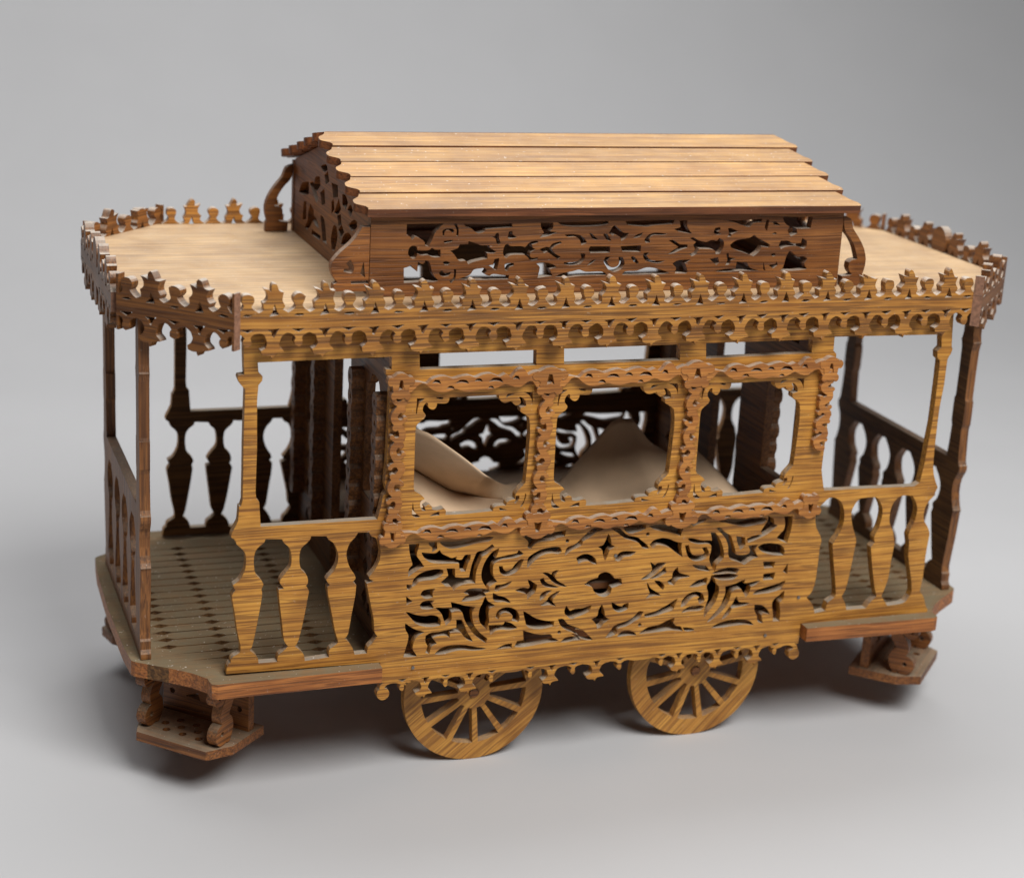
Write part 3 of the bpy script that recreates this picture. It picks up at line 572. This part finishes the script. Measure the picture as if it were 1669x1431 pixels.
for i_, (p, q) in enumerate(ring): cs.append(strip(p, q, 'ksksk', *((-0.0008, 0.0085) if i_ % 2 == 0 else (0.0085, -0.0008))))
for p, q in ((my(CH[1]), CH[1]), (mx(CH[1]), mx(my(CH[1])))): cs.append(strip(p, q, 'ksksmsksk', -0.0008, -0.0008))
for c in cs:
    mw = c.parent; c.parent = roof; c.matrix_parent_inverse = Matrix.Identity(4)

# ---------------------------------------------------------------- clerestory: pierced walls, gables, scroll brackets, planks
YC = 0.020; TC = 0.006
E1 = lambda p: onY(zm(650, 350, 0.12582, p), YC)
E2 = lambda p: onY(zm(840, 340, 0.17975, p), YC)
E3 = lambda p: onY(zm(1120, 330, 0.17975, p), YC)
ch = [E1(p) for p in (
 [(105,125),(330,120),(580,118),(540,160),(470,240),(430,330),(385,415),(345,400),(330,350),(290,320),(255,300),(215,285),(170,330),(150,290),(100,260)],
 [(565,215),(600,190),(690,185),(720,215),(700,240),(660,207),(610,207),(590,240),(590,275),(570,270)],
 [(715,125),(750,120),(775,190),(770,280),(745,275),(750,200)],
 [(850,122),(1000,125),(1240,125),(1470,115),(1470,165),(1200,185),(1130,195),(1110,220),(1040,245),(990,225),(945,185),(860,150)],
 [(1170,280),(1240,285),(1265,240),(1295,240),(1300,310),(1320,370),(1295,400),(1265,360),(1250,310)],
 [(1410,300),(1430,220),(1470,215),(1480,260),(1530,295),(1440,315)],
 [(580,345),(700,330),(680,355),(590,370)],
 [(120,500),(140,430),(190,405),(235,420),(240,465),(380,465),(430,430),(470,455),(540,455),(540,550),(470,555),(420,545),(370,520),(300,530),(240,505),(220,560),(180,572),(140,545)],
 [(670,470),(760,440),(790,390),(900,385),(905,345),(1000,375),(1070,400),(1170,400),(1190,440),(1265,480),(1230,500),(1145,500),(1150,570),(1060,590),(960,615),(900,645),(870,600),(800,605),(760,580),(720,520)],
 [(570,620),(610,605),(665,625),(640,650),(590,645)],
 [(65,695),(110,680),(155,655),(190,700),(240,740),(250,610),(290,640),(330,630),(345,595),(390,610),(415,680),(440,770),(510,855),(450,870),(350,870),(65,885)],
 [(525,750),(560,725),(590,760),(640,755),(680,740),(650,790),(580,805),(530,780)],
 [(715,710),(740,710),(735,820),(680,890),(655,865),(710,810)],
 [(775,830),(880,800),(930,770),(960,725),(1000,705),(1120,690),(1140,730),(1110,770),(1170,795),(1220,770),(1350,785),(1430,790),(1420,835),(1100,845),(900,845)],
 [(1155,660),(1220,650),(1240,580),(1300,565),(1290,640),(1265,720),(1235,710),(1200,680)],
 [(1370,650),(1400,630),(1490,630),(1490,660),(1440,680),(1410,730),(1375,720)])]
ch.append(E1([(1350,490),(1375,400),(1420,380),(1450,410),(1580,410),(1640,430)]) + E2([(90,355),(130,310),(190,295),(210,310),(150,330),(160,360),(185,370),(140,400),(130,430),(150,450),(205,445),(200,460),(140,470),(110,440),(80,420)]) + E1([(1640,520),(1520,520),(1440,530),(1400,565),(1370,550)]))
ch += [E2(p) for p in (
 [(230,130),(345,130),(340,180),(315,210),(380,215),(300,250),(220,265),(260,220),(235,175)],
 [(385,125),(600,120),(845,115),(820,150),(600,165),(440,155)], [(1000,115),(1200,110),(1445,105),(1430,140),(1250,155),(1190,165),(1030,150)],
 [(445,240),(500,235),(570,240),(620,265),(650,310),(600,335),(580,280),(540,257),(480,260)],
 [(670,225),(700,235),(750,285),(700,275)], [(795,235),(835,235),(870,295),(830,285)],
 [(850,225),(880,170),(905,155),(940,185),(980,220),(1030,225),(1000,270),(960,295),(950,260),(900,235),(880,250)],
 [(1070,270),(1100,240),(1160,220),(1130,255)], [(1170,285),(1210,240),(1270,222),(1380,230),(1330,242),(1250,242),(1215,275),(1220,310),(1180,310)],
 [(665,375),(680,345),(860,345),(855,400),(680,405)], [(955,345),(1140,335),(1135,395),(970,390)],
 [(220,370),(280,350),(310,355),(340,320),(410,300),(420,315),(370,335),(330,370),(360,410),(410,440),(390,460),(340,430),(290,390),(260,405)],
 [(440,490),(480,490),(560,480),(600,450),(590,410),(635,410),(625,460),(590,500),(520,515),(450,508)], [(650,520),(690,475),(730,465),(690,500)],
 [(800,480),(820,440),(860,440),(830,480),(860,530),(910,530),(940,500),(935,440),(975,445),(990,500),(960,550),(900,575),(850,560),(820,520)],
 [(1045,440),(1080,440),(1120,490),(1110,505),(1070,480)], [(1160,440),(1165,405),(1215,400),(1190,430),(1230,470),(1300,475),(1360,475),(1300,495),(1230,490),(1180,470)],
 [(190,500),(250,490),(330,505),(375,530),(310,550),(335,610),(200,630),(215,570),(220,530)],
 [(360,620),(420,590),(520,570),(580,555),(640,575),(780,572),(835,605),(600,610),(480,625)], [(965,600),(1000,570),(1100,565),(1190,535),(1280,545),(1400,585),(1300,595),(1100,600)],
 [(1490,110),(1560,105),(1560,165),(1600,230),(1500,215),(1440,190),(1500,170)], [(1390,290),(1440,290),(1490,325),(1560,330),(1560,355),(1500,375),(1450,400),(1385,415),(1430,380),(1480,350)],
 [(1425,500),(1480,470),(1590,465),(1540,500),(1560,570),(1550,590),(1445,590),(1460,540)])]
ch += [E3(p) for p in (
 [(25,325),(60,320),(100,345),(170,360),(220,345),(270,350),(290,325),(330,350),(330,400),(300,460),(260,470),(240,430),(110,420),(80,470),(40,490),(20,470),(60,450),(70,420),(55,390),(80,360)],
 [(390,385),(450,345),(560,325),(610,295),(650,330),(710,360),(750,385),(740,410),(680,400),(650,450),(600,490),(540,465),(450,435),(400,410)],
 [(830,390),(850,350),(920,350),(960,375),(1030,370),(1045,325),(1085,350),(1080,400),(1050,420),(990,397),(900,402),(850,425)],
 [(865,130),(1000,135),(1140,130),(1120,235),(1060,240),(990,240),(1000,280),(940,310),(910,260),(930,220),(890,190)],
 [(280,155),(450,165),(680,150),(670,180),(600,190),(560,225),(480,200),(390,170)], [(720,160),(745,160),(725,260),(705,230)],
 [(770,185),(800,175),(845,210),(800,205)], [(765,290),(800,270),(815,290)], [(255,235),(300,225),(300,250),(275,270),(310,285),(270,295),(240,275)],
 [(370,240),(400,235),(460,265),(400,290),(400,310),(365,315),(380,280)], [(205,515),(280,500),(290,545),(265,570),(230,540)],
 [(355,470),(375,460),(380,500),(440,510),(400,525),(385,560),(345,570),(365,530)],
 [(250,625),(340,605),(440,600),(450,540),(500,545),(540,545),(570,595),(650,620),(500,620),(350,630)], [(690,540),(710,620),(690,610)],
 [(735,570),(800,560),(810,535),(820,570),(780,600)], [(760,470),(800,460),(800,485),(775,490)],
 [(835,620),(870,590),(900,490),(930,440),(960,460),(1000,495),(1050,490),(1090,510),(1060,560),(1085,605),(980,620)])]
ch = [smooth(h, 3) for h in ch]
XA, XB = -0.0088, 0.3088; ZW = 0.3640
me_cw = plate_mesh('clerestory_wall', [rect(XA, ZR+0.0002, XB, ZW)], ch, TC)
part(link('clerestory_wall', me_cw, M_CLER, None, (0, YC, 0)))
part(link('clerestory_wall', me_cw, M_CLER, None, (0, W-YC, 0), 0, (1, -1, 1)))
# gables
GX = XA+0.0006
def atXp(p, X):
    d = ray(*p); q = CAM_P + d*((X-CAM_P[0])/d[0]); return (W-q[1], q[2])
FG = lambda pts: [atXp(p, GX) for p in zm(420, 210, 0.18868, pts)]
gh = [FG(p) for p in (
 [(655,850),(680,860),(687,930),(665,1035),(640,1035),(636,950)], [(725,990),(745,930),(785,910),(805,940),(795,985),(760,990)],
 [(735,580),(760,590),(775,640),(760,690),(735,650)], [(790,835),(830,800),(855,815),(850,850),(810,870)],
 [(455,660),(480,710),(482,770),(440,850),(410,850),(435,790),(440,720)], [(400,640),(418,640),(415,770),(390,775)],
 [(700,620),(715,690),(690,730),(665,720)], [(545,760),(575,800),(592,985),(562,960)], [(470,885),(540,935),(530,950),(470,905)],
 [(640,480),(690,500),(690,580),(655,585)], [(500,430),(535,425),(540,480),(510,525),(490,490)], [(360,540),(385,480),(440,470),(440,555),(395,560)],
 [(550,330),(590,320),(600,350),(570,365)], [(580,410),(605,380),(615,450),(590,470)], [(545,560),(575,530),(580,640),(555,650)],
 [(455,480),(480,470),(520,600),(505,620)], [(700,880),(725,840),(740,890),(715,940)], [(690,760),(715,750),(720,820),(700,830)],
 [(640,640),(655,620),(660,690),(640,720)], [(780,700),(800,670),(820,700),(800,750)], [(480,755),(510,800),(525,850),(490,810)])]
gh = [grow(smooth(h, 3), .0009) for h in gh]
gable_o = [(YC+TC+.0002, ZR+.0002), (W-YC-TC-.0002, ZR+.0002), (W-YC-TC-.0002, 0.3655), (W/2+.012, 0.3895), (W/2-.012, 0.3895), (YC+TC+.0002, 0.3655)]
gh = [h for h in gh if all(YC+TC+.003 < a < W-YC-TC-.003 and ZR+.004 < b < 0.3855-abs(a-W/2)*.21 for a, b in h)]
me_g = plate_mesh('gable', [gable_o], gh, TC)
part(link('gable', me_g, M_CLER, None, (GX, W, 0), -math.pi/2))
part(link('gable', me_g, M_CLER, None, (2*XM-GX, 0, 0), math.pi/2))
# scroll brackets
brR = smooth(E3([(1366,150),(1440,170),(1470,240),(1540,310),(1600,390),(1625,470),(1610,540),(1588,583),(1598,592),(1598,665),(1366,668),(1366,598),(1440,592),(1475,583),(1445,560),(1432,530),(1440,495),(1475,475),(1530,470),(1512,420),(1490,370),(1440,310),(1390,270),(1366,215)]), 2, 50)
bx0, bx1, bz0, bz1 = bbox(brR)
brR = [(XB+.0003+(a-bx0)/(bx1-bx0)*.0195, ZR+.0002+(b-bz0)/(bz1-bz0)*(ZW-.003-ZR)) for a, b in brR]
F_ = lambda p: onY(zm(420, 210, 0.18868, p), YC)
brL = F_([(905,850),(990,850),(990,1405),(648,1405),(655,1345),(690,1330),(655,1285),(633,1210),(650,1145),(720,1065),(800,995),(860,925)])
brL = [(min(a, XA-.0003), max(b, ZR+.0002)) for a, b in smooth(brL, 2, 50)]
brLh = [smooth(F_(h), 2) for h in ([(765,1165),(800,1130),(830,1190),(825,1235),(800,1250),(740,1235),(745,1215),(790,1205)], [(885,1255),(915,1150),(928,1285)], [(805,1318),(955,1310),(958,1338),(805,1340)])]
me_bR = plate_mesh('scroll_bracket', [brR], [], TC); me_bL = plate_mesh('scroll_bracket', [brL], brLh, TC)
part(link('scroll_bracket', me_bR, M_CLER, None, (0, YC, 0))); part(link('scroll_bracket', me_bL, M_CLER, None, (0, YC, 0)))
part(link('scroll_bracket', me_bR, M_CLER, None, (0, W-YC, 0), 0, (1, -1, 1)))
part(link('scroll_bracket', me_bR, M_CLER, None, (2*XM, W-YC, 0), 0, (-1, -1, 1)))
# ten roof planks with ogee ends
def plank(k, side_):
    w = 0.0227; x0, x1 = -0.0135+rng.uniform(-.0008, .0008), 0.3125+rng.uniform(-.0008, .0008)
    lf = [(0.0, .0012), (.10, .0018), (.22, .0006), (.36, -.0042), (.52, -.0050), (.66, -.0040), (.82, -.0004), (1.0, .0010)]
    rt = [(0.0, .0032), (.16, .0040), (.28, .0030), (.42, .0006), (.56, -.0004), (.78, -.0020), (1.0, -.0042)]
    if side_ < 0: lf, rt = [(a, -b) for a, b in rt], [(a, -b) for a, b in lf]
    pl = [(x1+b, a*w) for a, b in rt] + [(x0+b, a*w) for a, b in lf][::-1]
    pl = smooth(pl, 2, 60)
    me = slab_mesh('roof_plank', [pl], [], -0.0052, 0.0, (M_PLANK, M_EDGE))
    yk, zk = 0.0125+.02275*k, 0.3692+.0060*k+rng.uniform(-.0003, .0003)
    o = link('roof_plank', me, M_PLANK)
    if side_ > 0: o.location = (0, yk, zk); o.rotation_euler = (math.radians(13.4), 0, rng.uniform(-.0006, .0006))
    else: o.location = (2*XM, W-yk, zk); o.rotation_euler = (math.radians(13.4), 0, math.pi)
    part(o)
for k in range(5): plank(k, 1); plank(k, -1)

# ---------------------------------------------------------------- platform floor with pierced slots
FE = [(-0.104, -0.0105), (-0.1494, 0.036)]
def quarter():
    a, b = Vector(FE[0]), Vector(FE[1]); d = b-a; nrm = Vector((-d.y, d.x)).normalized()
    pts = []
    for t, off in ((0, 0), (.05, .0015), (.10, -.0005), (.16, -.0040), (.35, -.0052), (.6, -.0036), (.82, -.0010), (.95, .0004), (1, 0)):
        q = a+d*t-nrm*(-off); pts.append((q.x, q.y))
    return pts
qn = quarter()
near_l = [(xl0-.0006, -0.0085)] + qn
end_l = [(-0.1512, .060), (-0.1525, W/2), (-0.1512, W-.060)]
halfp = [(xl0-.0006, 0.0295)] + near_l + end_l + [my(p) for p in near_l][::-1] + [(xl0-.0006, W-0.0295)]
XF = 0.1462                                  # the platforms are not quite centred on the body
def fx(p): return (2*XF-p[0], p[1])
halfr = [(xr0+.0006, b) if abs(a-(xl0-.0006)) < 1e-6 else fx((a, b)) for a, b in halfp]
floor_poly = halfp + halfr[::-1]
fh = []
xd = [atZ((275, 1046), ZF)[0]+0.004, atZ((348.6, 1039), ZF)[0], atZ((505, 1023), ZF)[0]]
xd = [-0.1235, -0.0900, -0.0320]
nrow = 18
for r in range(nrow):
    y = 0.0285+r*(W-0.057)/(nrow-1)
    for x0, x1, dia in ((-0.1320, -0.006, xd), (0.306, 0.4240, [2*XF-v for v in xd][::-1])):
        lim = max(0.0, 0.020-abs(min(y, W-y)-0.0285)) if min(y, W-y) < .0485 else 0
        a, b = (x0+lim*.9, x1) if x0 < 0 else (x0, x1-lim*.9)
        up, dn = [(a, y)], []
        for c in dia:
            if c-.005 < a or c+.005 > b: continue
            up += [(c-.0052, y+.00060), (c, y+.0033), (c+.0052, y+.00060)]; dn += [(c-.0052, y-.00060), (c, y-.0033), (c+.0052, y-.00060)]
        fh.append(up+[(b, y)]+dn[::-1])
floor = part(link('floor', slab_mesh('floor', [floor_poly], fh, 0.0742, ZF-.0004, (M_FLOOR, M_FEDGE)), None))
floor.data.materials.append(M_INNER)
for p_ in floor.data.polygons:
    if abs(p_.normal.z) < .5 and .022 < p_.center.y < W-.022 and (-.135 < p_.center.x < -.004 or .304 < p_.center.x < .4265): p_.material_index = 2  # slot walls coloured dark, their shade painted in
floor['label'] = 'dusty platform floor board pierced with rows of thin slots and diamonds'
# under-frame
for x in (0.070, 0.230):
    part(link('axle_bearer', box_mesh('axle_bearer', x-.007, .0300, .0440, x+.007, W-.030, .0740), M_STEP))
    part(link('axle', cyl_mesh('axle', .0030, W-2*.0165), M_STEP, None, (x, W/2, .0480)))
part(link('under_beam', box_mesh('under_beam', .012, .0320, .0620, .062, .0400, .0740), M_STEP))
for yb in (.0345, W-.0425):
    part(link('under_beam', box_mesh('under_beam', .0785, yb, .0600, .2215, yb+.008, .0740), M_STEP))

# ---------------------------------------------------------------- wheels
RW = 0.0479
def wheel_holes():
    hs = []; n = 12; ri, ro = .0112, .0362
    for i in range(n):
        a0, a1 = 2*math.pi*i/n+.13, 2*math.pi*(i+1)/n+.13; hw = .0017
        p = []
        for r_, aa, bb in ((ri, a0, a1), (ro, a0, a1)):
            e = math.asin(hw/r_)*(0.95 if r_ == ri else 1.25); ts = np.linspace(aa+e, bb-e, 3 if r_ == ri else 5)
            q = [(r_*math.cos(t)+rng.uniform(-.0002, .0002), r_*math.sin(t)+rng.uniform(-.0002, .0002)) for t in ts]
            p += q if r_ == ri else q[::-1]
        hs.append(p)
    return hs
wo = [(RW*math.cos(t), RW*math.sin(t)) for t in np.linspace(0, 2*math.pi, 97)[:-1]]
me_w = plate_mesh('wheel', [wo], wheel_holes() + [circ(0, 0, .0036, 16)], .0066)
me_h = cyl_mesh('hub', .0034, .0074, 18)
for x in (0.0704, 0.2300):
    for y, s in ((.0180, 1), (W-.0180, -1)):
        w_ = part(link('wheel', me_w, M_WHEEL, None, (x, y, RW), 0, (1, s, 1)))
        w_.rotation_euler = (0, rng.uniform(0, .5) if s < 0 else (.06 if x < .1 else -.05), 0)
        link('hub', me_h, M_STEP, w_, (0, .0033, 0))

# ---------------------------------------------------------------- end railings
GP = [(180,68),(205,85),(235,115),(290,152),(345,168),(410,163),(480,140),(530,98),(560,82),(600,95),(640,80),(690,85),(860,122),(1000,152),(1080,172),(1110,180),(1150,132),(1190,107),(1240,104)]
def gap(c, hw, zt, zb): return smooth([(c-w_/180*hw, zt+(y-180)/1060*(zb-zt)) for y, w_ in GP] + [(c+w_/180*hw, zt+(y-180)/1060*(zb-zt)) for y, w_ in GP][::-1], 2, 50)
u0, u1 = 0.042, 0.197
def post(c, hw):
    pf = [(ZF, 1.0), (.0880, 1.0), (.0905, .75), (.096, .8), (.101, .55), (.125, .95), (.1435, 1.15), (.1455, 1.3), (.1485, 1.0), (.158, .62), (.168, .75), (.1745, 1.25), (.1790, 1.3), (.1825, 1.0), (.205, .8), (.2085, .95), (.2260, .95), (.228, .78), (.262, .80), (.268, 1.05), (.2735, .80), (ZT, .8)]
    return smooth([(c-hw*w_, z) for z, w_ in pf] + [(c+hw*w_, z) for z, w_ in pf][::-1], 2, 45)
ng = 4; pw = .0075
def railing_mesh():
    outs = [post(u0, pw), post(u1, pw), rect(u0, ZF+.0002, u1, .1818)]
    L = (u1-u0-2*pw*.9)/ng
    hs = [gap(u0+pw*.9+L*(i+.5), L*.42, .1695, .0925) for i in range(ng)]
    return plate_mesh('end_railing', outs, hs, .0064)
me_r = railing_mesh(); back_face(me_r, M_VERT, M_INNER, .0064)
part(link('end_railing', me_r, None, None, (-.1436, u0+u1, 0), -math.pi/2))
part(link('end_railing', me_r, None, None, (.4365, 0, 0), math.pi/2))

# ---------------------------------------------------------------- bulkheads between platforms and saloon
def ogee_open(c, hw, za, zb): return smooth([(c-hw, za), (c+hw, za), (c+hw, zb-.016), (c+hw*.86, zb-.009), (c+hw*.55, zb-.006), (c+hw*.35, zb), (c-hw*.35, zb), (c-hw*.55, zb-.006), (c-hw*.86, zb-.009), (c-hw, zb-.016)], 2)
bo = [rect(T+.0003, ZF+.0002, W-T-.0003, ZT)]
bh = [ogee_open(.126, .0215, ZF+.008, .264), ogee_open(.045, .0205, .176, .258), ogee_open(W-.045, .0205, .176, .258)]
for c in (.045, W-.045):
    bh += [rect(c-.017, .274, c+.017, .286)]
    for i in range(3):
        zc = .105+.022*i
        bh += [smooth([(c-.017, zc), (c-.010, zc+.008), (c-.004, zc+.002), (c-.010, zc-.006)], 2), smooth([(c+.017, zc), (c+.010, zc+.008), (c+.004, zc+.002), (c+.010, zc-.006)], 2), circ(c, zc-.004, .0025, 10, .0045)]
me_b = plate_mesh('bulkhead', bo, bh, .0060)
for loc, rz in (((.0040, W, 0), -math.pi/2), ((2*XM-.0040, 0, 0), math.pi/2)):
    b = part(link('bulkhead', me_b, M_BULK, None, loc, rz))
    for c in (.0155, .0750, W-.0750, W-.0155):
        o, h = [], []
        for i in range(11):
            z = .250-.0125*i; s = 1 if i % 2 else -1
            o.append(circ(c+s*.0006, z, .0058, 16, .0064)); h.append(circ(c+s*.0012, z, .0015, 8, .0020))
        o.append(rect(c-.0036, .118, c+.0036, .256))
        link('bulkhead_trim', plate_mesh('bulkhead_trim', o, h, .0085), M_BULK, b, (0, -.0082, 0))
    o, h = fringe(.200, 'ksksksksksksk'); o = [[(a+.026, b_+.2905) for a, b_ in q] for q in o]; h = [[(a+.026, b_+.2905) for a, b_ in q] for q in h]
    o = [[(a, min(b_, ZT-.001)) for a, b_ in q] for q in o]; h = [q for q in h if max(b_ for _, b_ in q) < ZT-.002]
    link('bulkhead_trim', plate_mesh('bulkhead_trim', o, h, .0052), M_BULK, b, (0, -.0045, 0))

# ---------------------------------------------------------------- saloon floor boards and benches
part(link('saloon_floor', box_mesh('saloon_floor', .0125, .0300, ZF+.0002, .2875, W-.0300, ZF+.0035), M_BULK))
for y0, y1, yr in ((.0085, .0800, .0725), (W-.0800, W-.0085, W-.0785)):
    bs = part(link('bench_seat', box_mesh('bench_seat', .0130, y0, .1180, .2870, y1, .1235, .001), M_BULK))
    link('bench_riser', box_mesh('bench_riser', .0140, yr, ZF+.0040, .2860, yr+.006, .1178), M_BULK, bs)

# ---------------------------------------------------------------- entrance steps under the cut corners
def step(p_in, p_out, sh):
    """p_in -> p_out runs along the cut corner with the outside on the right hand"""
    a, b = Vector(p_in), Vector(p_out); d = (b-a).normalized(); nrm = Vector((d.y, -d.x)); mid = (a+b)/2
    ang = math.atan2(d.y, d.x)
    org = mid - nrm*0.006 + d*sh                      # outer edge of the tread, local Y runs inwards
    zt, th = .0330, .0062
    tread_o = [(-.0265, 0), (.0265, 0), (.0360, .0160), (.0360, .0500), (-.0360, .0500), (-.0360, .0160)]
    holes = []
    for r_, (v, n_) in enumerate(((.0125, 3), (.0200, 4), (.0275, 3))):
        holes += [circ((i-(n_-1)/2)*.0125, v, .0026, 10) for i in range(n_)]
    tr = part(link('step', slab_mesh('step', [tread_o], holes, zt-th, zt), M_STEP, None, (org.x, org.y, 0), ang))
    ro = [[(-.033, zt+.0001), (.033, zt+.0001), (.033, .0741), (-.033, .0741)]]
    rh = [smooth([(-.024, .058), (-.014, .066), (-.006, .060), (-.014, .055)], 2), smooth([(.024, .058), (.014, .066), (.006, .060), (.014, .055)], 2),
          circ(0, .0655, .0022, 10), circ(0, .0545, .0026, 10), smooth([(-.016, .046), (-.006, .050), (-.004, .045)], 2), smooth([(.016, .046), (.006, .050), (.004, .045)], 2), circ(-.026, .047, .0020, 8), circ(.026, .047, .0020, 8)]
    link('step_riser', plate_mesh('step_riser', ro, rh, .0060), M_STEP, tr, (0, .0370, 0))
    sp = []                                     # S scroll: a tapering ribbon between two curls
    path = smooth([(.0100, .0690), (.0160, .0722), (.0205, .0680), (.0195, .0615), (.0160, .0560), (.0150, .0510), (.0190, .0465), (.0195, .0410), (.0150, .0370)], 5, 180)[:-5]
    lo = [(a, b) for a, b in path]
    L_, R_ = [], []
    for i in range(len(lo)):
        a, b = Vector(lo[max(0, i-1)]), Vector(lo[min(len(lo)-1, i+1)]); t = (b-a).normalized(); nn = Vector((-t.y, t.x)); c = Vector(lo[i]); wd = .0036+.0010*math.sin(i/len(lo)*math.pi)
        L_.append(tuple(c+nn*wd)); R_.append(tuple(c-nn*wd))
    sp.append(L_+R_[::-1]); sp += [circ(.0100, .0660, .0054, 18), circ(.0126, zt+.0074, .0073, 22)]
    sp.append(rect(.0120, .0700, .0225, .0741))
    sh_ = [circ(.0094, .0662, .0013, 8), circ(.0122, zt+.0080, .0017, 8), [(.0060, .0705), (.0104, .0716), (.0100, .0732), (.0050, .0730)]]
    me_s = plate_mesh('scroll_bracket', [[(a, max(b, zt+.0001)) for a, b in q] for q in sp], sh_[:2], .0070)
    for u in (-.0270, .0270):       # scroll stands across the step: its local X is the tread's Y
        link('scroll_bracket', me_s, M_STEP, tr, (u+.0035, 0, 0), math.pi/2)
steps = [(FE[1], FE[0]), (fx(FE[0]), fx(FE[1])), (fx(my(FE[1])), fx(my(FE[0]))), (my(FE[0]), my(FE[1]))]
for (p, q), s_ in zip(steps, (-.007, .007, -.007, .007)): step(p, q, s_)

# ---------------------------------------------------------------- curled sheet of pale felt lying in the saloon
def sheet():
    nu, nv = 60, 28
    xs_ = np.array([.022,.036,.06,.085,.107,.13,.155,.175,.193,.205,.218,.24,.256,.266])
    hb_ = np.array([.232,.226,.209,.190,.172,.161,.161,.180,.202,.203,.186,.172,.176,.166])
    hm_ = np.array([.197,.190,.175,.167,.163,.160,.160,.162,.165,.168,.168,.169,.171,.164])
    V = []
    for i in range(nu):
        x = .022+(.266-.022)*i/(nu-1); zb_, zm_ = np.interp(x, xs_, hb_), np.interp(x, xs_, hm_)
        for j in range(nv):
            t = j/(nv-1)
            if t < .22:                     # under leaf, from the bench up to the fold behind the side board
                q = t/.22; y = .078-.068*q; z = .1245+(.1600-.1245)*q
            elif t < .55:                   # leaf lying back from the fold
                q = (t-.22)/.33; y = .0100+.048*q; z = .1600+(zm_-.1600)*q
            else:
                q = (t-.55)/.45; lean = max(0.0, min(1.0, (.125-x)/.05)); y = .058-.040*q*lean+(.046*q)*(1-lean); z = zm_+(zb_-zm_)*(q**1.1)
            y += .004*math.sin(x*34)+.003*math.sin(x*71+1); z += .0012*math.sin(x*55+t*5)
            V.append((x+.004*math.sin(t*3.0+x*20), y, max(z, .1242)))
    F = [(i*nv+j, (i+1)*nv+j, (i+1)*nv+j+1, i*nv+j+1) for i in range(nu-1) for j in range(nv-1)]
    me = bpy.data.meshes.new('felt_sheet'); me.from_pydata(V, [], F)
    for p in me.polygons: p.use_smooth = True
    me.set_sharp_from_angle(angle=math.radians(32))
    o = link('felt_sheet', me, M_LEATHER)
    md = o.modifiers.new('thickness', 'SOLIDIFY'); md.thickness = .0011; md.offset = 1
    o['label'] = 'curled pale beige sheet lying loose inside the tram, seen through its windows'; o['category'] = 'felt sheet'
sheet()
